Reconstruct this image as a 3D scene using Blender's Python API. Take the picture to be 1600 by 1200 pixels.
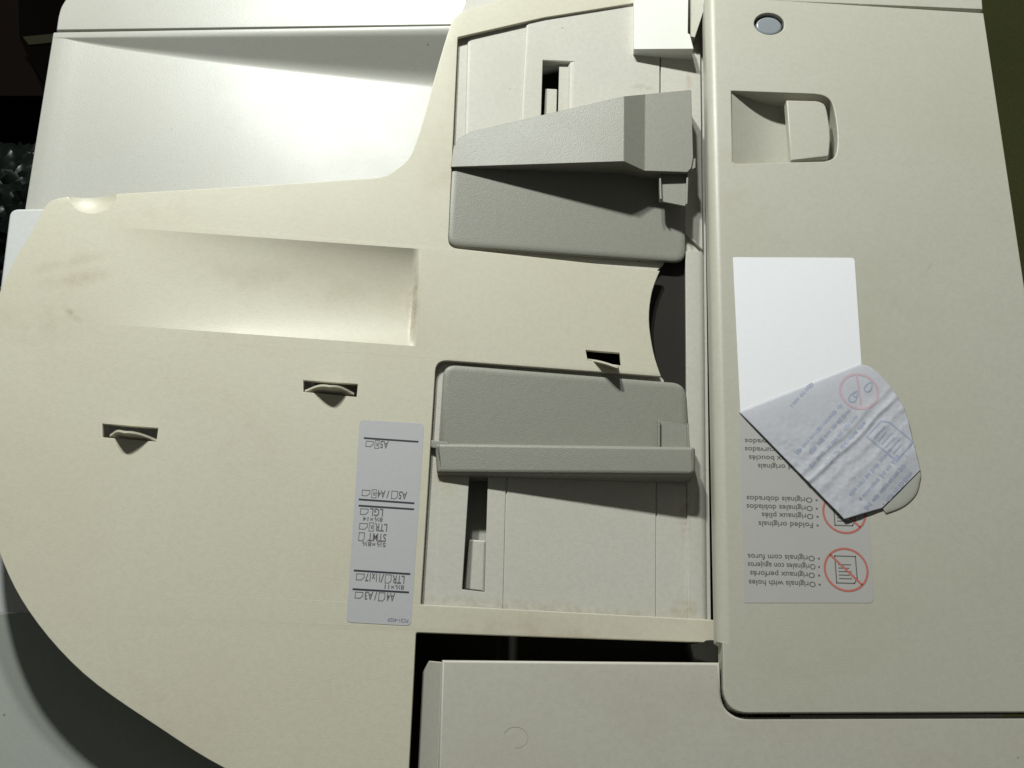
# Photocopier with an open document-feeder tray, seen from above.
# All plan coordinates are millimetres on the machine; x to the right, y away
# from the operator of the camera, z up (0 = middle of the feeder tray).
import bpy, bmesh, math, random
from mathutils import Vector, Matrix, noise
from mathutils.geometry import tessellate_polygon

random.seed(7)
MM = 0.001
scene = bpy.context.scene
for o in list(bpy.data.objects):
    bpy.data.objects.remove(o)
col = scene.collection

# ------------------------------------------------------------------ camera
cam_d = bpy.data.cameras.new('camera')
cam = bpy.data.objects.new('camera', cam_d)
col.objects.link(cam)
scene.camera = cam
cam_d.sensor_width = 36.0
cam_d.lens = 36.0 * 1650 / 1600
cam_d.clip_start = 0.02
cam_d.clip_end = 50
R = Matrix(((0.9991823, -0.0249796, 0.0317922), (0.0347186, 0.9330623, -0.3580355), (-0.0207205, 0.3588465, 0.9331666)))
cam.matrix_world = Matrix.Translation(Vector((17.835, -200.858, 523.506)) * MM) @ R.to_4x4()
scene.render.resolution_x = 1024
scene.render.resolution_y = 768

# ------------------------------------------------------------------ world, lamps, exposure
world = bpy.data.worlds.new('World')
scene.world = world
world.use_nodes = True
bg = world.node_tree.nodes['Background']
bg.inputs[0].default_value = (0.95, 1.0, 0.90, 1)
bg.inputs[1].default_value = 0.075


def lamp(name, loc, power, radius, colour):
    d = bpy.data.lights.new(name, 'POINT')
    d.energy = power
    d.shadow_soft_size = radius
    d.color = colour
    o = bpy.data.objects.new(name, d)
    o.location = Vector(loc) * MM
    col.objects.link(o)
    return o


lamp('room_lamp', (-310, 950, 790), 59, 0.034, (0.965, 1.0, 0.945))
lamp('room_lamp', (-130, 970, 790), 29, 0.034, (0.965, 1.0, 0.945))

scene.view_settings.view_transform = 'Standard'
scene.view_settings.look = 'None'
scene.view_settings.gamma = 1.0
scene.view_settings.use_curve_mapping = False
scene.view_settings.exposure = 0.0

# ------------------------------------------------------------------ materials


def mat(name, colour, rough=0.5, bump=0.25, grain=900, mottle=0.05, tint=None, specks=0.0, spec=0.4, stain=None, smudges=()):
    m = bpy.data.materials.new(name)
    m.use_nodes = True
    nt = m.node_tree
    N, L = nt.nodes, nt.links
    b = N['Principled BSDF']
    b.inputs['Roughness'].default_value = rough
    b.inputs['Specular IOR Level'].default_value = spec
    tc = N.new('ShaderNodeTexCoord')

    def nz(scale, detail=3.0, rgh=0.55):
        n = N.new('ShaderNodeTexNoise')
        n.inputs['Scale'].default_value = scale
        n.inputs['Detail'].default_value = detail
        n.inputs['Roughness'].default_value = rgh
        L.new(tc.outputs['Object'], n.inputs['Vector'])
        return n

    def ramp(src, lo, hi):
        r = N.new('ShaderNodeMapRange')
        r.inputs['From Min'].default_value = lo
        r.inputs['From Max'].default_value = hi
        r.clamp = True
        L.new(src, r.inputs['Value'])
        return r.outputs['Result']

    def mix(fac, a, c, fmul=1.0):
        x = N.new('ShaderNodeMix')
        x.data_type = 'RGBA'
        k = N.new('ShaderNodeMath')
        k.operation = 'MULTIPLY'
        k.inputs[1].default_value = fmul
        L.new(fac, k.inputs[0])
        L.new(k.outputs[0], x.inputs['Factor'])
        for s, v in ((x.inputs['A'], a), (x.inputs['B'], c)):
            if isinstance(v, tuple):
                s.default_value = v
            else:
                L.new(v, s)
        return x.outputs['Result']
    c = tuple(colour) + (1,)
    if tint is None:
        tint = tuple(k * t for k, t in zip(colour, (0.90, 0.86, 0.76)))
    # slow yellowing, then fine mottling of the moulded texture
    out = mix(ramp(nz(9, 4).outputs['Fac'], 0.42, 0.68), c, tuple(tint) + (1,), 0.3)
    dark = tuple(k * (1 - 2.2 * mottle) for k in colour) + (1,)
    out = mix(ramp(nz(420, 2).outputs['Fac'], 0.38, 0.66), out, dark, 0.36)
    if stain:
        st = N.new('ShaderNodeMath')
        st.operation = 'MULTIPLY'
        L.new(ramp(nz(16, 5, 0.65).outputs['Fac'], 0.52, 0.72), st.inputs[0])
        L.new(ramp(nz(150, 4, 0.7).outputs['Fac'], 0.35, 0.7), st.inputs[1])
        out = mix(st.outputs[0], out, tuple(stain) + (1,), 0.32)
    for (sx_, sy_, rx_, ry_, rot_, colr, amt, nsc) in smudges:
        # a handling mark: centre, half-lengths (mm), turn, colour, strength
        mp = N.new('ShaderNodeMapping')
        mp.vector_type = 'TEXTURE'
        mp.inputs['Location'].default_value = (sx_ * MM, sy_ * MM, 0)
        mp.inputs['Rotation'].default_value = (0, 0, rot_)
        mp.inputs['Scale'].default_value = (rx_ * MM, ry_ * MM, 10)
        L.new(tc.outputs['Object'], mp.inputs['Vector'])
        ln = N.new('ShaderNodeVectorMath')
        ln.operation = 'LENGTH'
        L.new(mp.outputs['Vector'], ln.inputs[0])
        k2 = N.new('ShaderNodeMath')
        k2.operation = 'MULTIPLY'
        L.new(ramp(ln.outputs['Value'], 1.0, 0.2), k2.inputs[0])
        L.new(ramp(nz(nsc, 5, 0.7).outputs['Fac'], 0.40, 0.66), k2.inputs[1])
        out = mix(k2.outputs[0], out, tuple(colr) + (1,), amt)
    if specks:
        v = N.new('ShaderNodeTexVoronoi')
        v.inputs['Scale'].default_value = 130
        L.new(tc.outputs['Object'], v.inputs['Vector'])
        s1 = ramp(v.outputs['Distance'], 0.10, 0.05)
        sx = N.new('ShaderNodeSeparateColor')
        L.new(v.outputs['Color'], sx.inputs[0])
        s2 = ramp(sx.outputs[0], 1.0 - specks, 1.001 - specks)
        k = N.new('ShaderNodeMath')
        k.operation = 'MULTIPLY'
        L.new(s1, k.inputs[0])
        L.new(s2, k.inputs[1])
        out = mix(k.outputs[0], out, (0.12, 0.10, 0.07, 1), 0.75)
    L.new(out, b.inputs['Base Color'])
    # handled patches are a little glossier
    rr = N.new('ShaderNodeMapRange')
    rr.inputs['To Min'].default_value = rough - 0.05
    rr.inputs['To Max'].default_value = rough + 0.08
    L.new(nz(22, 4).outputs['Fac'], rr.inputs['Value'])
    L.new(rr.outputs['Result'], b.inputs['Roughness'])
    if bump:
        bp = N.new('ShaderNodeBump')
        bp.inputs['Strength'].default_value = bump
        bp.inputs['Distance'].default_value = 0.0004
        L.new(nz(grain, 2).outputs['Fac'], bp.inputs['Height'])
        L.new(bp.outputs['Normal'], b.inputs['Normal'])
    return m


def flat(name, colour, rough=0.6, spec=0.3):
    m = bpy.data.materials.new(name)
    m.use_nodes = True
    b = m.node_tree.nodes['Principled BSDF']
    n = m.node_tree.nodes.new('ShaderNodeTexNoise')
    n.inputs['Scale'].default_value = 700
    x = m.node_tree.nodes.new('ShaderNodeMix')
    x.data_type = 'RGBA'
    x.inputs['A'].default_value = tuple(k * 0.9 for k in colour) + (1,)
    x.inputs['B'].default_value = tuple(min(1, k * 1.1) for k in colour) + (1,)
    m.node_tree.links.new(n.outputs['Fac'], x.inputs['Factor'])
    m.node_tree.links.new(x.outputs['Result'], b.inputs['Base Color'])
    b.inputs['Roughness'].default_value = rough
    b.inputs['Specular IOR Level'].default_value = spec
    return m


TRAY_MARKS = [
    (-235.2, 49.6) + (26, 5, 0.35, (0.40, 0.345, 0.24), 0.5, 60),
    (-228.8, 40.8) + (24, 6, 0.30, (0.38, 0.32, 0.22), 0.5, 60),
    (-227.9, 20.6) + (9, 2.5, -0.7, (0.28, 0.25, 0.17), 0.6, 160),
    (-240.3, 15.9) + (30, 16, 0.2, (0.42, 0.38, 0.27), 0.5, 50),
    (-128.3, 48.4) + (70, 14, -0.05, (0.42, 0.37, 0.28), 0.5, 45),
    (-55.1, 43.8) + (5, 26, 0.0, (0.25, 0.22, 0.16), 0.6, 200),
    (20.1, -127.7) + (70, 8, -0.02, (0.42, 0.36, 0.27), 0.5, 90),
    (-44.9, 133.8) + (16, 50, 0.0, (0.44, 0.38, 0.28), 0.5, 50),
]
COVER_MARKS = [
    (126.2, 138.4) + (22, 9, 0.0, (0.40, 0.34, 0.27), 0.5, 90),
    (169.8, 45.5) + (90, 60, 0.3, (0.41, 0.385, 0.31), 0.5, 30),
    (121.1, 103.0) + (16, 40, 0.0, (0.42, 0.38, 0.31), 0.5, 60),
    (223.0, 69.7) + (8, 1.2, 0.9, (0.36, 0.33, 0.27), 0.6, 200),
    (141.3, -138.8) + (60, 12, 0.1, (0.41, 0.385, 0.31), 0.5, 60),
]
FLOOR_MARKS = [
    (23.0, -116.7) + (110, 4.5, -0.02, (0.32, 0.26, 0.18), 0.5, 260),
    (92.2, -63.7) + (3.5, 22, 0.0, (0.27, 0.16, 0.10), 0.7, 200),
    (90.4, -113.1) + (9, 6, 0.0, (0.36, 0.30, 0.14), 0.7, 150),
    (-34.1, -51.8) + (12, 14, 0.0, (0.46, 0.40, 0.24), 0.8, 40),
    (100.9, 207.2) + (2.5, 9, 0.0, (0.36, 0.22, 0.16), 0.6, 220),
    (72.4, 199.0) + (10, 3, 0.0, (0.25, 0.22, 0.15), 0.6, 300),
]
M = dict(
    tray=mat('tray_plastic', (0.580, 0.550, 0.445), 0.43, 0.16, 1500, mottle=0.06, specks=0.006, stain=(0.42, 0.37, 0.27), smudges=TRAY_MARKS),
    cover=mat('cover_plastic', (0.470, 0.456, 0.392), 0.42, 0.18, 1500, mottle=0.06, specks=0.005, stain=(0.37, 0.34, 0.27), smudges=COVER_MARKS),
    housing=mat('housing_plastic', (0.475, 0.455, 0.398), 0.46, 0.16, 1500, mottle=0.07, specks=0.03, stain=(0.38, 0.34, 0.28)),
    platen=mat('platen_plastic', (0.40, 0.398, 0.362), 0.38, 0.18, 1300, mottle=0.05, specks=0.02, spec=0.42, stain=(0.36, 0.34, 0.29)),
    side=mat('side_panel_plastic', (0.345, 0.365, 0.335), 0.45, 0.15, 1300, mottle=0.05, specks=0.03),
    panel=mat('body_plastic', (0.56, 0.565, 0.565), 0.45, 0.10, 1500, mottle=0.04),
    floor=mat('window_plastic', (0.545, 0.53, 0.475), 0.5, 0.2, 1300, mottle=0.08, specks=0.05, stain=(0.40, 0.35, 0.27), smudges=FLOOR_MARKS),
    grey=mat('guide_grey_plastic', (0.262, 0.257, 0.222), 0.44, 0.36, 1500, mottle=0.07, tint=(0.255, 0.248, 0.212)),
    white=mat('white_plastic', (0.72, 0.72, 0.685), 0.5, 0.1, mottle=0.02),
    black=mat('black_plastic', (0.032, 0.031, 0.026), 0.8, 0.1, spec=0.05),
    rubber=mat('brown_black_rubber', (0.027, 0.025, 0.022), 0.85, 0.3, tint=(0.045, 0.033, 0.024), spec=0.15),
    lens=mat('blue_grey_lens', (0.24, 0.26, 0.285), 0.25, 0.05, tint=(0.24, 0.26, 0.285), mottle=0.02),
    label=mat('label_paper', (0.46, 0.455, 0.475), 0.55, 0.05, mottle=0.03, tint=(0.45, 0.44, 0.45)),
    sticker=mat('sticker_paper', (0.430, 0.420, 0.415), 0.6, 0.05, mottle=0.03),
    patch=mat('white_backing_paper', (0.82, 0.82, 0.86), 0.5, 0.06, 500, mottle=0.02, tint=(0.77, 0.77, 0.81), stain=(0.72, 0.71, 0.70)),
    flap=mat('flap_paper', (0.485, 0.49, 0.54), 0.6, 0.12, 700, mottle=0.06, tint=(0.44, 0.45, 0.51)),
    curl=mat('sticker_underside', (0.37, 0.365, 0.325), 0.6, 0.05, mottle=0.04),
    ink=flat('dark_ink', (0.035, 0.035, 0.045)),
    ink_grey=flat('grey_ink', (0.13, 0.125, 0.125)),
    ink_red=flat('red_ink', (0.46, 0.15, 0.12)),
    ink_blue=flat('show_through_blue', (0.335, 0.365, 0.49)),
    ink_pink=flat('show_through_pink', (0.50, 0.37, 0.42)),
    ink_code=flat('code_ink', (0.20, 0.20, 0.27)),
    hair=flat('hair_brown', (0.33, 0.29, 0.24)),
    carpet=mat('carpet', (0.052, 0.055, 0.020), 0.95, 1.0, 300, mottle=0.25, tint=(0.030, 0.033, 0.012), spec=0.1),
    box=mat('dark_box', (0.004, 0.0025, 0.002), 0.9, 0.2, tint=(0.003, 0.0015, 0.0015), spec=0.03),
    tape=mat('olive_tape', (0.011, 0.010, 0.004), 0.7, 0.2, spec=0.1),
    bag=mat('bin_bag', (0.004, 0.006, 0.005), 0.30, 0.1, spec=0.22),
)

# ------------------------------------------------------------------ helpers
SLOPE = 0.14


def tz(dz=0.0):
    """height of the sloping feeder tray, rising to the left"""
    return lambda x, y: -SLOPE * x + dz


def lv(z):
    return lambda x, y: z


def link(name, me, material, parent=None, wn=True, angle=32):
    o = bpy.data.objects.new(name, me)
    col.objects.link(o)
    if material:
        me.materials.append(M[material] if isinstance(material, str) else material)
    for p in me.polygons:
        p.use_smooth = True
    me.set_sharp_from_angle(angle=math.radians(angle))
    if wn:
        w = o.modifiers.new('normals', 'WEIGHTED_NORMAL')
        w.keep_sharp = True
        w.weight = 100
    if parent is not None:
        o.parent = parent
        o.matrix_parent_inverse = parent.matrix_basis.inverted()
    return o


def mesh(name, verts, faces, material, parent=None, wn=True, angle=32):
    me = bpy.data.meshes.new(name)
    me.from_pydata([(v[0] * MM, v[1] * MM, v[2] * MM) for v in verts], [], faces)
    bm = bmesh.new()
    bm.from_mesh(me)
    bmesh.ops.recalc_face_normals(bm, faces=bm.faces)
    bm.to_mesh(me)
    bm.free()
    return link(name, me, material, parent, wn, angle)


def area2(p):
    return sum(p[i - 1][0] * p[i][1] - p[i][0] * p[i - 1][1] for i in range(len(p)))


def rnd(pts, r, only=None, n=6):
    """round the corners of a polygon; r a number or {index: radius}"""
    out = []
    m = len(pts)
    for i, p in enumerate(pts):
        rr = r.get(i, 0) if isinstance(r, dict) else r
        if rr <= 0:
            out.append(p)
            continue
        a = Vector(pts[i - 1]) - Vector(p)
        b = Vector(pts[(i + 1) % m]) - Vector(p)
        la, lb = a.length, b.length
        a.normalize()
        b.normalize()
        ang = math.acos(max(-1, min(1, a.dot(b))))
        t = min(rr / math.tan(ang / 2), la * 0.48, lb * 0.48)
        p0 = Vector(p) + a * t
        p1 = Vector(p) + b * t
        for k in range(n + 1):
            u = k / n
            q = p0 * (1 - u) ** 2 + Vector(p) * 2 * u * (1 - u) + p1 * u * u
            out.append((q.x, q.y))
    return out


def spline(pts, n=5):
    """open Catmull-Rom through pts"""
    out = []
    P = [pts[0]] + list(pts) + [pts[-1]]
    for i in range(1, len(P) - 2):
        a, b, c, d = (Vector(P[i + k]) for k in (-1, 0, 1, 2))
        for k in range(n):
            t = k / n
            q = 0.5 * (2 * b + (c - a) * t + (2 * a - 5 * b + 4 * c - d) * t * t + (3 * b - a - 3 * c + d) * t ** 3)
            out.append((q.x, q.y))
    out.append(tuple(pts[-1]))
    return out


def slab(name, loops, zf, thick, material, parent=None, bev=0.6, seg=3, edge_bev=None, extra=None, hole_bev=None, bz=1.0):
    """plate with outline loops[0] and holes loops[1:], rounded top edges.
    edge_bev: bevel of each outer edge (edge i joins point i and i+1)"""
    verts, faces, tops, bots = [], [], [], []
    for li, pts in enumerate(loops):
        pts = list(pts)
        m = len(pts)
        if li == 0:
            eb = list(edge_bev) if edge_bev else [bev] * m
        else:
            hb = bev if hole_bev is None else hole_bev[li - 1]
            eb = list(hb) if isinstance(hb, (list, tuple)) else [hb] * m
        ccw = area2(pts) > 0
        if ccw != (li == 0):
            pts.reverse()
            eb = eb[::-1]
            eb = eb[1:] + eb[:1]

        def inset(f):
            q = []
            for i in range(m):
                a, b, c = Vector(pts[i - 1]), Vector(pts[i]), Vector(pts[(i + 1) % m])
                d1 = (b - a).normalized()
                d2 = (c - b).normalized()
                n1 = Vector((-d1.y, d1.x))
                n2 = Vector((-d2.y, d2.x))
                o1, o2 = eb[i - 1] * f, eb[i] * f
                cr = d1.x * d2.y - d1.y * d2.x
                if abs(cr) < 0.05:
                    v = b + (n1 * o1 + n2 * o2) / 2
                else:
                    p1, p2 = a + n1 * o1, b + n2 * o2
                    t = ((p2.x - p1.x) * d2.y - (p2.y - p1.y) * d2.x) / cr
                    v = p1 + d1 * t
                q.append((v.x, v.y))
            return q
        vb = [bz * max(eb[i - 1], eb[i]) for i in range(m)]
        rings = [(pts, [-thick] * m), (pts, [-k for k in vb])]
        if max(eb) > 0:
            for k in range(1, seg + 1):
                th = math.pi / 2 * k / seg
                rings.append((inset(1 - math.cos(th)), [-k2 * (1 - math.sin(th)) for k2 in vb]))
        base = len(verts)
        for ring, dz in rings:
            for (x, y), d in zip(ring, dz):
                verts.append((x, y, zf(x, y) + d))
        nr = len(rings)
        for r_ in range(nr - 1):
            for i in range(m):
                j = (i + 1) % m
                faces.append((base + r_ * m + i, base + r_ * m + j, base + (r_ + 1) * m + j, base + (r_ + 1) * m + i))
        tops.append([base + (nr - 1) * m + i for i in range(m)])
        bots.append([base + i for i in range(m)])
    for group in (tops, bots):
        flat_ids = [i for g in group for i in g]
        tris = tessellate_polygon([[Vector((verts[i][0], verts[i][1], 0)) for i in g] for g in group])
        for t in tris:
            faces.append(tuple(flat_ids[k] for k in t))
    if extra:
        for ev, ef in extra:
            b0 = len(verts)
            verts += ev
            faces += [tuple(b0 + k for k in f) for f in ef]
    return mesh(name, verts, faces, material, parent)


def grid(f, nu, nv):
    v = [f(i / nu, j / nv) for i in range(nu + 1) for j in range(nv + 1)]
    q = [(i * (nv + 1) + j, (i + 1) * (nv + 1) + j, (i + 1) * (nv + 1) + j + 1, i * (nv + 1) + j + 1)
         for i in range(nu) for j in range(nv)]
    return v, q


def lerp(a, b, t):
    return tuple(p + (q - p) * t for p, q in zip(a, b))


def sstep(a, b, x):
    t = max(0, min(1, (x - a) / (b - a)))
    return t * t * (3 - 2 * t)


def bevel_mod(o, w, seg=2, ang=30):
    b = o.modifiers.new('edge_rounding', 'BEVEL')
    b.width = w * MM
    b.segments = seg
    b.limit_method = 'ANGLE'
    b.angle_limit = math.radians(ang)
    b.harden_normals = False
    if 'normals' in o.modifiers:
        o.modifiers.move(len(o.modifiers) - 1, 0)


def prism_top(name, top, zbase, material, parent, faces, bev=0.6, seg=2, tuck=(), sharp=32):
    """solid whose top vertices are 3-D points, walls dropping to zbase(x,y); faces index the top"""
    n = len(top)
    v = list(top) + [(x, y, zbase(x, y)) for x, y, z in top]
    for k, dy in dict(tuck).items():
        x, y, z = v[k + n]
        v[k + n] = (x, y + dy, z)
    f = [tuple(k) for k in faces]
    # boundary edges of the top faces become walls
    cnt = {}
    for k in faces:
        for a, b in zip(k, list(k[1:]) + [k[0]]):
            cnt[(a, b)] = cnt.get((a, b), 0) + 1
    for (a, b) in cnt:
        if (b, a) not in cnt:
            f.append((a, b, b + n, a + n))
    f += [tuple(i + n for i in reversed(k)) for k in faces]
    o = mesh(name, v, f, material, parent, angle=sharp)
    bevel_mod(o, bev, seg, ang=12 if sharp < 20 else 30)
    return o


def empty(name, loc=(0, 0, 0)):
    o = bpy.data.objects.new(name, None)
    o.location = Vector(loc) * MM
    o.empty_display_size = 0.05
    col.objects.link(o)
    bpy.context.view_layer.update()
    return o


def tag(o, label=None, cat=None, group=None, kind=None):
    for k, v in (('label', label), ('category', cat), ('group', group), ('kind', kind)):
        if v:
            o[k] = v
    return o


def glyphs(text):
    """flat triangles of a line of text, 1 unit cap height"""
    c = bpy.data.curves.new('t', 'FONT')
    c.body = text
    c.resolution_u = 3
    c.offset = 0.016
    o = bpy.data.objects.new('t', c)
    col.objects.link(o)
    bpy.context.view_layer.update()
    me = o.to_mesh()
    v = [tuple(p.co) for p in me.vertices]
    f = [tuple(p.vertices) for p in me.polygons]
    o.to_mesh_clear()
    bpy.data.objects.remove(o)
    bpy.data.curves.remove(c)
    return v, f


class Print:
    """ink on a surface: flat shapes collected in plan, then laid on the surface"""

    def __init__(self, zf, lift=0.12, fine=False):
        self.fine = fine
        self.v, self.f, self.zf, self.lift = [], [], zf, lift

    def poly(self, pts):
        b = len(self.v)
        self.v += [(p[0], p[1]) for p in pts]
        self.f.append(tuple(range(b, b + len(pts))))

    def bar(self, a, b, w):
        a, b = Vector(a), Vector(b)
        d = (b - a).normalized()
        n = Vector((-d.y, d.x)) * w / 2
        m = max(1, min(14, int((b - a).length / 1.5))) if self.fine else 1
        for k in range(m):
            p, q = a.lerp(b, k / m), a.lerp(b, (k + 1) / m)
            self.poly([p + n, p - n, q - n, q + n])

    def path(self, pts, w, closed=True):
        for i in range(len(pts) - (0 if closed else 1)):
            a, b = Vector(pts[i]), Vector(pts[(i + 1) % len(pts)])
            d = (b - a).normalized() * w / 2 * 0.98
            self.bar(a - d, b + d, w)

    def ring(self, c, r, w, n=48, ry=None):
        ry = ry or r
        b = len(self.v)
        for i in range(n):
            a = 2 * math.pi * i / n
            for q in (-w / 2, w / 2):
                self.v.append((c[0] + (r + q) * math.cos(a), c[1] + (ry + q) * math.sin(a)))
        for i in range(n):
            j = (i + 1) % n
            self.f.append((b + 2 * i, b + 2 * i + 1, b + 2 * j + 1, b + 2 * j))

    def text(self, s, start, end, cap):
        """upside-down line (read from the far side): starts at the right, runs to the left"""
        gv, gf = glyphs(s)
        if not gv:
            return
        x0 = min(p[0] for p in gv)
        x1 = max(p[0] for p in gv)
        w = start[0] - end[0]
        yb = (start[1] + end[1]) / 2 + cap / 2
        b = len(self.v)
        for p in gv:
            self.v.append((start[0] - (p[0] - x0) / (x1 - x0) * w, yb - p[1] / 0.72 * cap))
        self.f += [tuple(b + k for k in f) for f in gf]

    def page(self, x0, x1, yc, h, w, fold=0.35):
        """page icon, upside down like the lettering"""
        a, b = min(x0, x1), max(x0, x1)
        t, m = yc + h / 2, yc - h / 2
        k = (b - a) * fold
        self.path([(a, t), (a, m), (b - k, m), (b, m + k), (b, t)], w)

    def build(self, name, material, parent):
        return mesh(name, [(x, y, self.zf(x, y) + self.lift) for x, y in self.v], self.f, material, parent, wn=False)


# ================================================================== setting
fl = mesh('floor', [(-3000, -3000, -720), (3000, -3000, -720), (3000, 3000, -720), (-3000, 3000, -720)], [(0, 1, 2, 3)], 'carpet')
tag(fl, kind='structure')

# ================================================================== photocopier
COP = empty('photocopier', (0, 0, -720))
tag(COP, 'beige photocopier with its document feeder tray, seen from above', 'photocopier')

# --- lower body and its side panels
slab('body', [rnd([(-328.4, 147.4), (290.9, 168.9), (272.3, -274.0), (-312.4, -295.9)], 8)], lv(-98), 620, 'panel', COP, 2)
BZ = -4.0
slab('body_panel', [rnd([(-294.4, 102.4), (-114.3, 108.1), (-97.4, -123.5), (-271.9, -129.0)], {0: 5})], lv(BZ), 83, 'panel', COP, 1.6)
slab('body_panel', [[(-272.7, -128.4), (-97.5, -123.2), (-85.9, -233.4), (-260.7, -239.6)]], lv(BZ + 0.9), 83, 'side', COP, 0.9)

# --- platen cover: back band, rim and the sloping output panel
slab('cover_back_band', [[(-297.9, 238.4), (-37.1, 247.2), (-39.9, 302.6), (-289.5, 298.8)] + spline([(-293.8, 269.4), (-296.6, 262.2), (-298.3, 256.0), (-298.6, 248.9)], 4)], lv(-15), 60, 'platen', COP, 0.8)


def platen():
    L0, L1 = (-298.8, 236.9), (-272.6, -1.5)
    R0 = (-8.9, 248.2)
    nu, prof = 40, []
    vs, fs = [], []
    for i in range(nu + 1):
        u = i / nu
        x = L0[0] + (R0[0] - L0[0]) * u
        yt = L0[1] + (R0[1] - L0[1]) * u
        d = 18.5 * (max(0, (u - 0.02)) / 0.98) ** 0.8
        rim = 4.2
        p = [(yt, -60), (yt, -15.8), (yt - 0.35, -15.2), (yt - 0.9, -15.0), (yt - rim, -15.0)]
        # rounded edge, sloping wall, fillet, floor
        dr = 1.6
        y0, z0 = yt - rim, -15.0
        w_ = dr * d
        for k in range(1, 9):
            t = k / 8 * 0.8
            p.append((y0 - 0.3 - w_ * t, z0 - 0.1 - d * t))
        for k in range(1, 7):
            t = k / 6
            a_, b_, c_ = 0.8, 1.0, 1.22
            yy = (1 - t) ** 2 * a_ + 2 * t * (1 - t) * b_ + t * t * c_
            zz = (1 - t) ** 2 * a_ + 2 * t * (1 - t) * 1.0 + t * t * 1.0
            p.append((y0 - 0.3 - w_ * yy - 0.02 * k, z0 - 0.1 - d * zz))
        ye = p[-1][0]
        for k in range(1, 9):
            p.append((ye + (-110 - ye) * k / 8, -15.1 - d - 0.06 * (-110 - ye) * k / 8 * sstep(0, 1, u)))
        xs = x
        for (y, z) in p:
            lean = (yt - y) * (L1[0] - L0[0]) / (L0[1] - L1[1]) * (1 - u)
            vs.append((xs + lean * 0.55, y, z))
    m = len(vs) // (nu + 1)
    for i in range(nu):
        for j in range(m - 1):
            fs.append((i * m + j, (i + 1) * m + j, (i + 1) * m + j + 1, i * m + j + 1))
    # left skirt with a small rounded edge
    b = len(vs)
    for j in range(m):
        x, y, z = vs[j]
        vs.append((x - 0.8, y, z - 0.6))
        vs.append((x - 1.0, y, z - 60))
    for j in range(m - 1):
        fs.append((j, j + 1, b + 2 * j + 2, b + 2 * j))
        fs.append((b + 2 * j, b + 2 * j + 2, b + 2 * j + 3, b + 2 * j + 1))
    return mesh('platen_cover', vs, fs, 'platen', COP, angle=50)


tag(platen(), 'light grey sloping output panel under the tray')

# --- feeder tray with window openings, paper hollow and flag slots
arc = spline([(-241.5, 88.8), (-251.2, 83.8), (-256.0, 65.8), (-261.0, 50.1), (-265.0, 30.0), (-266.4, 2.9), (-261.8, -34.7), (-253.4, -70.2), (-239.4, -103.2), (-220.2, -131.3), (-191.3, -158.0), (-153.8, -180.5), (-123.4, -196.4), (-88.0, -209.3), (-50.3, -216.9)])
inner = [(-40.5, -217.9), (-41.7, -131.8), (92.5, -129.6), (107.7, -129.5), (108.5, -118.5), (102.6, -118.1), (-40.4, -118.3), (-40.7, 10.6), (80.3, 10.9)]
crescent = spline([(80.3, 10.9), (76.3, 24.9), (74.1, 43.9), (76.1, 61.8), (81.8, 77.9)], 4)
win_up = [(-38.1, 77.9), (-40.3, 220.7), (11.2, 242.4), (71.0, 262.4), (110.5, 275.5)]
outer_top = [(111.2, 300.3), (10.6, 270.5), (-19.6, 249.4)]
shoulder = spline([(-19.6, 249.4), (-35.6, 241.9), (-42.3, 235.6), (-45.6, 226.6), (-51.1, 196.4), (-55.4, 168.8), (-59.2, 148.1), (-63.0, 133.9), (-68.9, 126.0), (-77.3, 119.2), (-97.2, 114.9), (-145.1, 106.0)], 4)
notch_a, notch_b = (-217.3, 93.0), (-240.6, 88.9)
inner_r = rnd(inner, {6: 0.6, 7: 6.5, 1: 1.0, 3: 1.0, 4: 1.0})
win_r = rnd([crescent[-1]] + win_up, {1: 6.0, 2: 1.5})[1:]
# thumb notch: half ellipse cut from the far edge, filled with a dished scoop
nc = Vector(lerp(notch_a, notch_b, 0.5))
nd = Vector(notch_b) - Vector(notch_a)
nh = nd.length / 2
nd.normalize()
nn = Vector((nd.y, -nd.x))
if nn.y > 0:
    nn = -nn
notch = [tuple(nc - nd * nh * math.cos(a) + nn * 11 * math.sin(a)) for a in [math.pi * k / 12 for k in range(13)]]
outline = arc + inner_r + crescent[1:-1] + win_r + outer_top[:-1] + shoulder + notch[:-1]
clean = []
for p in outline:
    if not clean or (Vector(p) - Vector(clean[-1])).length > 0.15:
        clean.append(p)
outline = clean
slots = [[(-202.9, -37.6), (-176.0, -37.9), (-175.8, -45.0), (-201.7, -44.6)], [(-107.8, -6.6), (-80.1, -6.5), (-80.1, -13.6), (-107.2, -12.9)], [(39.1, 22.9), (57.6, 22.9), (58.3, 15.5), (40.2, 17.0)]]
ch = [(-218.0, 72.8), (-52.7, 75.6), (-51.6, 17.4), (-215.0, 16.3)]


def hollow(u, v):
    # u along the tray (0 left), v across (0 far edge)
    a, b = lerp(ch[0], ch[1], u), lerp(ch[3], ch[2], u)
    x, y = lerp(a, b, v)
    s = 2 * v - 1
    round_ = math.sqrt(max(0, 1.25 ** 2 - s * s)) - math.sqrt(1.25 ** 2 - 1)
    round_ /= 1.25 - math.sqrt(1.25 ** 2 - 1)
    d = 6.6 * (0.25 * u + 0.75 * u ** 1.3) * round_ * sstep(1.0, 0.972 , u)
    return (x, y, -SLOPE * x - d)


def uwarp(f):
    return lambda u, v: f(1 - (1 - u) ** 1.6, v)


def scoop(u, v):
    a = math.pi * u
    x, y = (nc - nd * nh * math.cos(a) * v + nn * 11 * math.sin(a) * v)
    return (x, y, -SLOPE * x - 0.05 - 2.6 * (1 - v ** 2.2))


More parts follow.
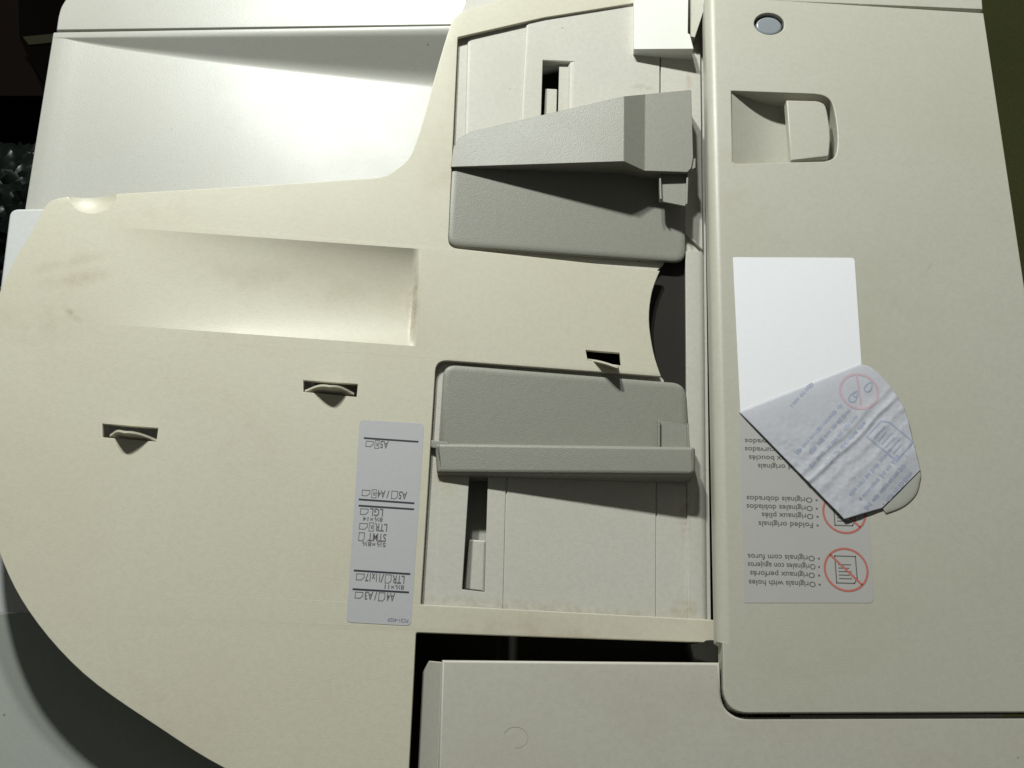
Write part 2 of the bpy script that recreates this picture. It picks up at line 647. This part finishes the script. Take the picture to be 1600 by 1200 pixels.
tray = slab('input_tray', [outline] + slots + [ch], tz(), 2.0, 'tray', COP, 0.45, 2,
            hole_bev=[0.3, 0.3, 0.3, 0.0], extra=[grid(uwarp(hollow), 70, 28), grid(scoop, 18, 10)])
tag(tray, 'yellowed beige feeder tray with a rounded outer edge')

# lens-shaped paper flags standing in the slots
def flag(a, b, peak, h, flip=False, lean=0.0):
    """thin curved tongue from plan point a to b, highest at fraction peak"""
    v, f = [], []
    n = 16
    A, B = Vector(a), Vector(b)
    for i in range(n + 1):
        t = i / n
        k = t / peak if t < peak else (1 - t) / (1 - peak)
        hz = -2.4 + (h + 2.4) * math.sin(max(0, k) * math.pi / 2) ** 1.25
        q = A.lerp(B, t)
        z0 = -SLOPE * q.x
        off = -1.4 * math.sin(math.pi * min(1, k))
        w = 0.55
        v += [(q.x, q.y + w, z0 - 3), (q.x, q.y + off * -0.6 + w + lean * hz, z0 + hz),
              (q.x, q.y + off * -0.6 - w + lean * hz, z0 + hz), (q.x, q.y - w, z0 - 3)]
    for i in range(n):
        for k in range(3):
            f.append((4 * i + k, 4 * i + k + 1, 4 * i + 5 + k, 4 * i + 4 + k))
    o = mesh('paper_flag', v, f, 'tray', COP, angle=60)
    return o


flag((-199.3, -42.7), (-175.4, -44.0), 0.42, 6.8)
flag((-107.0, -11.5), (-81.9, -11.2), 0.58, 6.8)
flag((39.8, 17.3), (57.3, 14.3), 0.93, 8.0, lean=-0.45)

# --- floor of the two guide windows
slot_u = [(11.2, 212.1), (21.3, 212.9), (21.1, 146.0), (11.0, 144.9)]
slot_l = [(-20.1, -35.8), (-10.9, -35.1), (-9.9, -110.0), (-21.0, -109.3)]
roller_hole = [(83.5, 87.6), (96.2, 88.8), (94.4, 2.4), (82.1, 1.4), (82.2, 10.4), (72.1, 22.4), (71.6, 45.5), (72.6, 67.4), (83.4, 82.2)]
base = slab('window_floor', [[(-33.1, 265.4), (112.2, 285.9), (104.0, -124.5), (-45.3, -130.5), (-47.3, 157.9), (-43.9, 224.9)], slot_u, slot_l, roller_hole, [(35.7, 27.7), (62.2, 28.4), (62.1, 14.8), (36.9, 14.9)]], tz(-4), 2.2, 'floor', COP, 0.15, 1)


def wplate(pts, z, holes=(), b=0.4, left=None, hb=None):
    n = len(pts)
    eb_ = [b] * n
    if left:
        eb_[-1] = left
    return slab('floor_panel', [pts] + list(holes), tz(z), 2.0 + z + 3.9, 'floor', COP, b, 2, edge_bev=eb_, bz=0.5, hole_bev=hb)


wplate([(-35.4, 241.7), (2.6, 254.2), (-0.1, 119.1), (-32.1, 115.7)], -2.6, left=2.7)
wplate([(0.6, 255.5), (84.0, 277.1), (81.6, 149.0), (-1.6, 118.3)], -1.5, [[(11.2, 211.1), (26.7, 212.2), (26.4, 140.6), (11.1, 138.9)]], left=2.0, hb=[[0.9, 4.4, 0.4, 0.4]])
wplate([(84.9, 280.0), (109.7, 283.5), (106.0, 91.9), (81.8, 114.5)], -1.7, b=0.4)
wplate([(-35.8, -16.0), (-1.9, -15.2), (-0.5, -124.3), (-33.2, -124.8)], -3.4, [slot_l], b=0.5)
wplate([(-1.2, -15.1), (77.6, -12.7), (75.7, -122.8), (0.2, -125.2)], -3.4, b=0.4)
wplate([(78.3, -12.7), (94.3, -12.2), (92.2, -122.6), (76.3, -122.8)], -3.4, b=0.4)
# strip beside the feeder mouth with a bevelled right edge
ST = slab('entry_strip', [[(96.0, 90.4), (108.0, 91.6), (103.1, -123.1), (92.1, -123.7)]], tz(-2.4), 3.2, 'floor', COP, edge_bev=[0.3, 4.2, 0.3, 0.5], seg=4)
# sliders and dark works seen through the openings
slab('guide_slider', [rnd([(13.2, 196.9), (20.5, 197.4), (20.1, 125.2), (12.2, 124.3)], 0.8)], tz(-9), 5, 'floor', COP, 0.6)
slab('guide_slider', [rnd([(-19.3, -82.0), (-10.5, -82.1), (-10.3, -108.9), (-21.2, -108.2)], 0.8)], tz(-12), 4, 'floor', COP, 1.2)
slab('pickup_pad', [[(60.8, 91.0), (102.0, 95.0), (99.3, 0.1), (60.5, -2.9)]], tz(-6.8), 2, 'rubber', COP, 0.3)
slab('chassis', [[(-50.8, 326.0), (161.5, 329.3), (145.9, -215.8), (-69.8, -223.4), (-68.8, -116.2), (-34.8, -111.7)]], lv(-46), 10, 'black', COP, 0.3)

# --- sliding side guides
def base_plate(pts, radii, parent):
    return slab('base_plate', [rnd(pts, radii, n=9)], tz(-0.3), 2.2, 'grey', parent, 3.6, 6, bz=0.34)


G1 = base_plate([(-38.9, 145.2), (98.0, 169.9), (95.5, 82.1), (-38.9, 79.4)], {2: 8, 3: 7}, COP)
G1.name = 'side_guide'
tag(G1, 'grey upper guide with a wide wedge-shaped top')


def p3(p, z):
    return (p[0], p[1], z)


ug = [p3((-39.4, 129.2), 6.4), p3((-38.8, 142.2), 5.4), p3((-36.2, 149.6), 4.8), p3((-29.0, 154.2), 5.4),
      p3((59.1, 176.2), 11.0), p3((58.8, 131.3), 12.2),
      p3((72.1, 183.7), 3.0), p3((71.1, 130.8), 3.6),
      p3((99.3, 187.7), 2.6), p3((99.2, 141.0), 2.6), p3((97.9, 133.7), 2.6), p3((95.6, 131.1), 2.6)]
prism_top('fin', ug, tz(-0.8), 'grey', G1, [(0, 5, 4, 3, 2, 1), (5, 7, 6, 4), (7, 11, 10, 9, 8, 6)], 0.7, 2, tuck={5: 5.0, 7: 4.0, 11: 4.0, 10: 3.0}, sharp=10)


def bracket(p, z, parent, side):
    """small U-shaped lip on the paper side of a guide: shelf and two cheeks"""
    slab('stop_lip', [p], lv(z), 1.0, 'grey', parent, 0.2)
    (x0, y0), (x1, y1), (x2, y2), (x3, y3) = p
    for a, b in (((x0, y0), (x3, y3)), ((x1, y1), (x2, y2))):
        w = 1.1
        slab('stop_cheek', [[(a[0] - w / 2, a[1]), (a[0] + w / 2, a[1]), (b[0] + w / 2, b[1]), (b[0] - w / 2, b[1])]], lv(z + 2.4), 4.0, 'grey', parent, 0.25)


bracket([(80.2, 136.7), (96.4, 137.0), (95.0, 111.6), (80.6, 114.6)], -2.0, G1, -1)
slab('end_tab', [[(96.0, 140.3), (100.8, 141.3), (100.6, 134.9), (95.8, 132.2)]], lv(1.5), 3, 'grey', G1, 0.4)

G2 = base_plate([(-36.6, 8.7), (93.7, 8.3), (95.6, -38.6), (-36.7, -45.8)], {0: 7, 1: 8}, COP)
G2.name = 'side_guide'
tag(G2, 'grey lower guide with a narrow bar-shaped top')
lg0, lg1 = (-38.6, -35.3), (96.4, -31.6)
slab('fin', [rnd([lg0, (-36.6, -52.0), (95.9, -47.4), lg1], {0: 1.0, 1: 2.5, 2: 4.0, 3: 2.0})],
     lambda x, y: 5.4 - 6.2 * (x - lg0[0]) / (lg1[0] - lg0[0]), 13.5, 'grey', G2, 2.4, 5)
bracket([(77.5, -32.2), (92.8, -32.8), (92.8, -19.0), (77.8, -17.3)], -4.0, G2, 1)
slab('pointer', [[(-43.7, -34.1), (-41.1, -33.7), (-31.8, -34.8), (-31.6, -38.6), (-39.5, -38.2), (-43.3, -36.6)]], lv(4.6), 1.6, 'grey', G2, 0.5)

# --- size label on the tray
LB = slab('size_label', [rnd([(-77.4, -26.0), (-44.5, -25.6), (-44.3, -128.9), (-75.0, -128.7)], 2.6)], tz(0.14), 0.12, 'label', COP, 0.0)
tag(LB, 'grey paper size label with black rules and lettering')
zl = tz(0.14)
for q in ([(-74.5, -35.7), (-46.8, -35.7)], [(-74.3, -68.0), (-46.7, -68.2)], [(-74.1, -71.2), (-46.6, -71.3)], [(-73.6, -103.7), (-46.3, -103.9)], [(-73.4, -112.8), (-46.3, -112.9)]):
    pr = Print(zl, 0.07)
    pr.bar(q[0], q[1], 0.9)
    pr.build('rule_line', 'ink', LB)


def row(y, parts, cap, w=0.33):
    pt = Print(zl, 0.07)
    for kind, val, q in parts:
        if kind == 't':
            pt.text(val, q[0], q[1], cap)
        elif kind == 'b':
            pt.text(val, lerp(q[0], q[1], 0.28), lerp(q[0], q[1], 0.72), cap * 0.5)
            h = cap * 1.05
            yc = (q[0][1] + q[1][1]) / 2
            pt.path([(q[0][0] - .3, yc + h / 2), (q[0][0] - .3, yc - h / 2), (q[1][0] + .3, yc - h / 2), (q[1][0] + .3, yc + h / 2)], 0.28)
        else:
            yc = (q[0][1] + q[1][1]) / 2
            pt.page(q[1][0] + 0.3, q[0][0] - 0.3, yc, cap * val, w)
    pt.build('lettering', 'ink_grey', LB)


row(0, [('t', 'A5', [(-61.8, -38.5), (-66.0, -38.6)]), ('b', 'R', [(-66.3, -38.6), (-68.9, -38.6)]), ('i', 0.72, [(-69.2, -38.6), (-73.4, -38.7)])], 4.0)
row(0, [('t', 'A5', [(-50.6, -64.6), (-54.8, -64.6)]), ('i', 0.98, [(-55.1, -64.5), (-58.6, -64.6)]), ('t', '/', [(-59.5, -64.6), (-60.8, -64.6)]), ('t', 'A4', [(-61.4, -64.6), (-65.3, -64.6)]), ('b', 'R', [(-65.6, -64.6), (-68.4, -64.6)]), ('i', 0.72, [(-68.8, -64.5), (-73.2, -64.5)])], 4.0)
row(0, [('t', 'LGL', [(-61.8, -74.2), (-68.3, -74.1)]), ('i', 0.72, [(-68.9, -74.1), (-73.2, -74.1)])], 4.0)
row(0, [('t', '8½×14', [(-61.7, -77.8), (-71.4, -77.7)])], 2.2)
row(0, [('t', 'LTR', [(-59.2, -81.7), (-65.2, -81.7)]), ('b', 'R', [(-65.5, -81.6), (-68.3, -81.6)]), ('i', 0.72, [(-68.6, -81.6), (-73.0, -81.5)])], 4.0)
row(0, [('t', 'STMT', [(-59.3, -86.9), (-68.2, -86.8)]), ('i', 0.98, [(-69.7, -86.8), (-72.9, -86.8)])], 4.1)
row(0, [('t', '5½×8½', [(-59.2, -90.3), (-70.7, -90.3)])], 2.2)
row(0, [('t', 'LTR', [(-48.9, -107.0), (-54.8, -107.0)]), ('i', 0.98, [(-55.1, -106.9), (-58.5, -106.9)]), ('t', '/', [(-58.8, -106.8), (-60.4, -106.8)]), ('t', '11x17', [(-60.7, -106.7), (-67.8, -106.7)]), ('i', 0.72, [(-68.1, -106.7), (-72.4, -106.7)])], 4.1)
row(0, [('t', '8½×11', [(-48.8, -110.8), (-58.2, -110.7)])], 2.2)
row(0, [('t', 'A4', [(-52.9, -115.8), (-56.9, -115.7)]), ('i', 0.98, [(-57.5, -115.8), (-60.9, -115.7)]), ('t', '/', [(-61.5, -115.7), (-62.8, -115.6)]), ('t', 'A3', [(-63.4, -115.7), (-67.4, -115.6)]), ('i', 0.72, [(-68.0, -115.6), (-72.2, -115.5)])], 4.0)
pc = Print(zl, 0.07)
pc.text('FC31-4029', (-45.7, -126.7), (-55.5, -126.5), 1.7)
pc.build('part_number', 'ink_code', LB)

# --- right-hand feeder cover
CZ = 8.0
cov = [(108.8, 252.7), (103.1, -131.2)] + rnd([(105.1, -132.4), (104.5, -164.6), (272.2, -158.4), (274.1, 242.2)], {1: 11}, n=8)
recess = [(121.8, 183.2)] + spline([(169.4, 181.9), (175.2, 180.7), (179.0, 176.8), (180.5, 167.6), (180.8, 154.5), (179.7, 143.8), (177.3, 138.7), (172.1, 136.5)], 4) + [(122.4, 133.9), (120.6, 135.4)]
lens_c = (146.2, 231.9)
lens_h = [(lens_c[0] + 9.0 * math.cos(a), lens_c[1] + 8.0 * math.sin(a)) for a in [2 * math.pi * k / 40 for k in range(40)]]
eb = [6.0, 0.6]
CV = slab('feeder_cover', [cov, recess, lens_h], lv(CZ), 13.5, 'cover', COP, edge_bev=eb + [0.8] * (len(cov) - len(eb)), seg=6, hole_bev=[0.7, 0.5])
tag(CV, 'flat beige feeder cover with rounded left edge')
# scoop under the release latch
rx0, rx1 = (120.8, 157.6), (182.4, 158.9)
ry0, ry1 = (121.9, 185.0), (119.7, 131.1)


def finger(u, v):
    x = rx0[0] - 0.2 + (rx1[0] - rx0[0]) * u
    y = ry0[1] + (ry1[1] - ry0[1]) * v
    d = 13.0 * math.sin(min(1, u / 0.60) * math.pi / 2)
    return (x, y, CZ - 0.4 - d)


gv, gf = grid(finger, 30, 2)
mesh('finger_recess', gv, gf, 'cover', CV, angle=60)
slab('release_latch', [[(153.3, 177.6)] + spline([(170.2, 177.5), (173.8, 176.2), (175.8, 172.7), (176.8, 161.0), (176.5, 150.2), (174.9, 139.9)], 4) + [(153.5, 136.9)]], lv(CZ - 0.2), 6, 'cover', CV, 0.8)
slab('indicator_lens', [[(lens_c[0] + 7.9 * math.cos(a), lens_c[1] - 0.4 + 6.9 * math.sin(a)) for a in [2 * math.pi * k / 40 for k in range(40)]]], lv(CZ - 1.2), 4, 'lens', CV, 1.6, 4)
slab('lens_well', [[(lens_c[0] + 9.4 * math.cos(a), lens_c[1] + 8.4 * math.sin(a)) for a in [2 * math.pi * k / 40 for k in range(40)]]], lv(CZ - 3.2), 3, 'black', CV, 0)
slab('cover_back_strip', [[(111.1, 278.4), (276.2, 281.0), (274.0, 244.6), (111.7, 250.4)]], lv(CZ), 30, 'cover', COP, 0.8)

# --- housing along the near side
hs = [(-28.5, -144.3), (103.9, -141.2), (103.9, -166.1), (278.7, -159.8), (276.3, -209.4), (-27.0, -220.1)]
slab('feeder_housing', [rnd(hs, {2: 11}, n=8)], lv(6), 40, 'housing', COP, edge_bev=None, bev=1.6, seg=3)
hc = [p3((-28.3, -145.2), 5.6), p3((-26.8, -220.1), 5.6), p3((-37.6, -220.9), -7), p3((-38.7, -149.0), -7), p3((-35.5, -143.9), -3)]
prism_top('housing_shoulder', hc, lv(-34), 'housing', COP, [(0, 4, 3, 2, 1)], 0.6, 2)
# hinge piece in the corner
slab('hinge_block', [rnd([(92.1, -128.0), (106.7, -128.1), (106.9, -140.5), (94.7, -137.8)], 1.5)], lv(-14), 30, 'black', COP, 0.8)

# --- white block and back bracket at the far edge
wb = [p3((66.8, 280.5), -5.5), p3((66.4, 222.5), -5.5), p3((102.9, 223.6), -5.7), p3((100.9, 234.6), -5.7), p3((99.7, 235.5), -5.7), p3((101.3, 281.0), -5.7)]
prism_top('white_block', wb, tz(-3.5), 'white', COP, [(0, 1, 2, 3, 4, 5)], 0.4, 2)
bb = [p3((101.9, 275.6), 0), p3((101.7, 235.6), -9), p3((104.4, 234.7), -9), p3((109.4, 250.1), 0), p3((110.6, 275.8), 0)]
prism_top('back_bracket', bb, lv(-22), 'cover', COP, [(0, 1, 2, 3, 4)], 0.4, 2)

# ================================================================== half-peeled warning sticker
SZ = CZ + 0.12
STK = empty('warning_sticker', (150, -30, SZ))
tag(STK, 'half-peeled warning sticker folded over itself on the feeder cover', 'sticker')
A, B = (117.9, -15.8), (182.3, 12.6)
full = [(118.2, 74.2), (184.0, 75.4)]
low = [A] + [(116.2, -113.1), (178.1, -111.2), B]
slab('printed_sheet', [rnd(low, {1: 1.0, 2: 2.2})], lv(SZ), 0.11, 'sticker', STK, 0)
slab('white_backing', [rnd([full[0], full[1], (182.6, 11.8), (118.5, -16.9)], {0: 0.8, 1: 2.0})], lv(SZ + 0.02), 0.12, 'patch', STK, 0)
fd = (Vector(B) - Vector(A)).normalized()
fn = Vector((fd.y, -fd.x))          # towards the flap side
w_dir = Vector((0.70, -0.71))


def crease(w):
    # sharp-backed folds running across the sheet, unequal in height
    z = 0.0
    for c_, h_, l_, r_ in ((-3.4, 0.30, 4.2, 1.6), (2.2, 0.62, 3.4, 2.0), (8.6, 0.22, 5.0, 2.6), (15.5, 0.22, 4.0, 3.4), (-10.5, 0.15, 5.0, 3.0)):
        t = w - c_
        z += h_ * (max(0, 1 + t / l_) ** 1.6 if t < 0 else max(0, 1 - t / r_) ** 1.3)
    return z


def flap_z(x, y):
    q = Vector((x, y)) - Vector(A)
    d = max(0, q.dot(fn))
    s = q.dot(fd)
    z = SZ + 0.45 + 0.8 * (1 - math.exp(-d / 5.0)) + 0.4 * sstep(25, 70, d)
    c = Vector((160.3, -40.4))
    w = (Vector((x, y)) - c).dot(w_dir)
    near = sstep(3, 30, d)
    z += near * crease(w + 1.6 * noise.noise(Vector((s * 0.06, d * 0.06, 0.4))))
    z += 0.35 * near * noise.noise(Vector((x * 0.12, y * 0.12, 3.1))) + 0.22 * near * abs(noise.noise(Vector((x * 0.30, y * 0.22, 1.7)))) + 0.10 * near * noise.noise(Vector((x * 0.8, y * 0.5, 5.7)))
    # right-hand corner bends down to the cover
    e = (Vector((x, y)) - Vector((198.2, -11.9))).dot(Vector((0.93, 0.36)))
    z -= 0.3 * sstep(-6, 12, e)
    # the lower right edge dips where the corner curls under
    ca, cb = Vector((186.6, -64.7)), Vector((206.9, -44.4))
    cd_ = (cb - ca).normalized()
    far = abs((Vector((x, y)) - ca).dot(Vector((-cd_.y, cd_.x))))
    z = SZ + 0.85 + (z - SZ - 0.85) * sstep(0, 9, far)
    return max(z, SZ + 0.3)


c0 = [A, B]
c1 = [(166.9, -70.9), (186.3, -64.5), (206.9, -44.4)]
d0 = [A, c1[0]]
d1 = [B] + [(187.7, 10.2), (194.3, 2.8), (202.1, -11.8), (204.6, -29.0)] + [c1[-1]]


def along(pts, t):
    L = [0]
    for i in range(1, len(pts)):
        L.append(L[-1] + (Vector(pts[i]) - Vector(pts[i - 1])).length)
    s = t * L[-1]
    for i in range(1, len(pts)):
        if s <= L[i] + 1e-9:
            return Vector(lerp(pts[i - 1], pts[i], (s - L[i - 1]) / (L[i] - L[i - 1])))
    return Vector(pts[-1])


d1s = spline(d1, 6)


def flap_pt(u, v):
    q = (1 - v) * along(c0, u) + v * along(c1, u) + (1 - u) * along(d0, v) + u * along(d1s, v)
    q -= (1 - u) * (1 - v) * Vector(A) + u * (1 - v) * Vector(B) + (1 - u) * v * Vector(c1[0]) + u * v * Vector(c1[-1])
    return (q.x, q.y, flap_z(q.x, q.y))


gv, gf = grid(flap_pt, 110, 110)
FLP = mesh('peeled_flap', gv, gf, 'flap', STK, wn=False, angle=60)
sm = FLP.modifiers.new('paper', 'SOLIDIFY')
sm.thickness = 0.14 * MM
sm.offset = 0
tag(FLP, 'crumpled bluish back of the folded-over half')
ck_a = [(186.6, -64.7), (196.6, -55.0), (206.9, -44.4)]
ck_b = spline([(188.0, -67.1), (194.5, -64.6), (199.8, -61.2), (204.5, -55.8), (206.8, -48.5)], 5)


def curl(u, v):
    a_, b_ = along(ck_a, u), along(ck_b, u)
    q = a_.lerp(b_, math.sin(v * math.pi / 2) ** 0.8)
    top_z = min(flap_z(a_.x, a_.y) - 0.12, SZ + 0.75)
    return (q.x, q.y, SZ + 0.03 + (top_z - SZ - 0.03) * math.cos(v * math.pi / 2) ** 0.7)


gv, gf = grid(curl, 16, 10)
tag(mesh('curled_corner', gv, gf, 'curl', STK, wn=False, angle=80), 'tan curled-under corner of the sticker')
# fold: a rolled edge where the sheet doubles back
roll = []
rf = []
for i in range(31):
    q = Vector(lerp(A, B, i / 30))
    for k in range(9):
        a = math.pi * (k / 8) + math.pi / 2
        roll.append((q.x + fn.x * (0.45 * math.cos(a)), q.y + fn.y * (0.45 * math.cos(a)), SZ + 0.28 + 0.22 * math.sin(a)))
for i in range(30):
    for k in range(8):
        rf.append((i * 9 + k, i * 9 + k + 1, (i + 1) * 9 + k + 1, (i + 1) * 9 + k))
mesh('fold_edge', roll, rf, 'flap', STK, wn=False, angle=80)

zs = lv(SZ)
LINES = [
    ('• Originals with holes', 1282.5, 1170, 912), ('• Originaux perforés', 1281.5, 1172, 898), ('• Originales con agujeros', 1281, 1168.5, 884.5), ('• Originais com furos', 1281, 1168.5, 871.5),
    ('• Folded originals', 1279, 1185, 820), ('• Originaux pliés', 1279, 1190, 806.5), ('• Originales doblados', 1278, 1166.5, 793.5), ('• Originais dobrados', 1277.5, 1166.5, 780.5),
    ('• Curled originals', 1276, 1184, 730), ('• Originaux bouclés', 1275, 1170, 717), ('• Originales curvados', 1275, 1164, 704), ('• Originais curvados', 1274, 1164, 691)]
PXROWS = {912: [(153.5, -102.7), (118.8, -103.8)], 898: [(153.5, -98.3), (119.6, -99.4)], 884.5: [(153.7, -94.1), (118.7, -95.2)], 871.5: [(154.0, -90.0), (118.9, -91.1)],
          820: [(154.5, -73.6), (124.9, -74.5)], 806.5: [(154.8, -69.2), (126.7, -70.0)], 793.5: [(154.7, -65.0), (119.4, -66.0)], 780.5: [(154.9, -60.7), (119.6, -61.7)],
          730: [(155.5, -43.9), (126.0, -44.8)], 717: [(155.5, -39.5), (121.7, -40.5)], 704: [(155.8, -35.1), (119.9, -36.1)], 691: [(155.8, -30.7), (120.1, -31.7)]}
for s, a, b, k in LINES:
    tx = Print(zs, 0.05)
    tx.text(s, PXROWS[k][0], PXROWS[k][1], 2.7)
    tx.build('lettering', 'ink_grey', STK)


def doc_icon(P, c, s=1.0, w=0.55, lines=5):
    x, y = c
    hw, hh = 5.0 * s, 6.6 * s
    P.path([(x - hw, y - hh), (x + hw - 1.5 * s, y - hh), (x + hw, y - hh + 2.5 * s), (x + hw, y + hh), (x - hw, y + hh)], w)
    for k in range(lines):
        yy = y - hh + 2.2 * s + k * 1.7 * s
        P.bar((x - hw + 1.3 * s, yy), (x + hw - (3.4 if k % 2 else 2.4) * s, yy), 0.5 * s)


ic = [(166.2, -95.5), (167.5, -67.0), (168.8, -37.5)]
for c in ic:
    di, rd = Print(zs, 0.05), Print(zs, 0.09)
    doc_icon(di, c)
    rd.ring(c, 10.3, 1.05)
    rd.bar((c[0] - 7.2, c[1] + 7.2), (c[0] + 7.2, c[1] - 7.2), 1.05)
    di.build('document_icon', 'ink_grey', STK)
    rd.build('prohibition_ring', 'ink_red', STK)


# print of the folded half showing through, mirrored about the fold
def mirror(P):
    for i, (x, y) in enumerate(P.v):
        q = Vector((x, y)) - Vector(A)
        k = q.dot(fn)
        r = Vector((x, y)) - 2 * k * fn
        P.v[i] = (r.x, r.y)


bl, pk, dd = (Print(flap_z, 0.16, True) for _ in range(3))
rr = random.Random(3)
for (xa, xb, yy) in [(q[0][0], q[1][0], q[0][1]) for q in (
        [(157.2, 19.2), (121.0, 18.2)], [(157.5, 23.9), (125.2, 23.1)], [(157.5, 28.7), (120.7, 27.8)], [(157.8, 33.6), (126.7, 32.8)],
        [(155.2, 51.9), (121.0, 51.1)], [(154.9, 56.9), (124.3, 56.1)], [(153.8, 61.8), (122.1, 61.1)], [(152.7, 66.8), (130.0, 66.3)],
        [(156.3, 1.1), (138.4, 0.6)])]:
    x = xa
    while x > xb:
        wl = rr.uniform(2.5, 6.5)
        x2 = max(xb, x - wl)
        xx = x
        while xx > x2:
            # short broken strokes, illegible through the paper
            lw = rr.uniform(0.5, 1.0)
            h = rr.choice((1.5, 1.7, 2.4))
            bl.poly([(xx, yy - h / 2), (xx - lw, yy - h / 2 + rr.uniform(-.2, .2)), (xx - lw, yy + h / 2), (xx, yy + h / 2 - .2)])
            xx -= lw + rr.uniform(0.3, 0.6)
        x = x2 - 1.4
for P in (bl,):
    mirror(P)
bl.build('show_through_text', 'ink_blue', FLP)


def refl(p):
    r = Vector(p) - 2 * (Vector(p) - Vector(A)).dot(fn) * fn
    return (r.x, r.y)


c = refl((179.7, -2.9))
pk.ring(c, 9.6, 1.3)
pk.bar((c[0] - 6.6, c[1] + 6.6), (c[0] + 6.6, c[1] - 6.6), 1.2)
mirror(pk)
pk.build('show_through_ring', 'ink_pink', FLP)
lp = Print(flap_z, 0.18, True)
for (lx, ly), rx, ry, tilt in (((176.8, -5.8), 1.7, 3.6, -0.6), ((184.8, -0.3), 1.5, 3.0, -0.6), ((177.9, -4.3), 0.8, 1.9, -0.6)):
    e = []
    for k in range(20):
        a = 2 * math.pi * k / 20
        qx, qy = rx * math.cos(a) * (1 - 0.35 * math.sin(a)), ry * math.sin(a)
        e.append((lx + qx * math.cos(tilt) - qy * math.sin(tilt), ly + qx * math.sin(tilt) + qy * math.cos(tilt)))
    lp.path(e, 0.6)
lp.build('show_through_loops', 'ink_blue', FLP)
c2 = refl((193.1, -28.6))
doc_icon(dd, c2, 1.4, 0.8, 6)
mirror(dd)
dd.build('show_through_icons', 'ink_blue', FLP)

# ================================================================== curled hair on the housing
hp = []
for k in range(60):
    a = math.radians(-95 + 250 * k / 59)
    r = 1 + 0.12 * k / 59
    hp.append((math.cos(a) * 5.4 * r, math.sin(a) * 4.4 * r))
hc0 = (8.1, -178.5)
v, f = [], []
for i, (x, y) in enumerate(hp):
    for k in range(4):
        a = math.pi / 2 * k
        v.append((hc0[0] + x * (1 + 0.010 * math.cos(a)), hc0[1] + y * (1 + 0.010 * math.cos(a)), 6.06 + 0.05 * math.sin(a) + (0.25 if i > 52 else 0.0)))
for i in range(len(hp) - 1):
    for k in range(4):
        j = (k + 1) % 4
        f.append((4 * i + k, 4 * i + j, 4 * i + 4 + j, 4 * i + 4 + k))
tag(mesh('curled_hair', v, f, 'hair', None, wn=False), 'fine curled hair lying on the near beige housing', 'hair')

# ================================================================== things beside the machine
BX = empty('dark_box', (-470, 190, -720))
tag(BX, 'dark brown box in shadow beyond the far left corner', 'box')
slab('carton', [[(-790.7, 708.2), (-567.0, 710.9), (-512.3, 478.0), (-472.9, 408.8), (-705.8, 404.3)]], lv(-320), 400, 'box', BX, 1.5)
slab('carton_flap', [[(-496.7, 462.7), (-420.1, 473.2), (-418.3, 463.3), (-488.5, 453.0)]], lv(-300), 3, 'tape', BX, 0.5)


def bag():
    bm = bmesh.new()
    bmesh.ops.create_icosphere(bm, subdivisions=6, radius=1.0)
    for v_ in bm.verts:
        n = v_.co.normalized()
        q = n * 2.2
        r = 1 + 0.16 * noise.noise(q) + 0.10 * abs(noise.noise(q * 2.7)) + 0.10 * abs(noise.noise(q * 5.5)) + 0.05 * abs(noise.noise(q * 12)) + 0.03 * abs(noise.noise(q * 24))
        v_.co = Vector((n.x * 130, n.y * 110, n.z * 130)) * r * MM
    me = bpy.data.meshes.new('plastic_bag')
    bm.to_mesh(me)
    bm.free()
    o = link('plastic_bag', me, 'bag', None, wn=False, angle=40)
    return o


bg_o = bag()
bc = (-496.1, 272.6)
bg_o.location = Vector((bc[0], bc[1], -420)) * MM
tag(bg_o, 'crumpled black plastic bag with small glints beside the left edge', 'bag')

scene.render.engine = 'CYCLES'
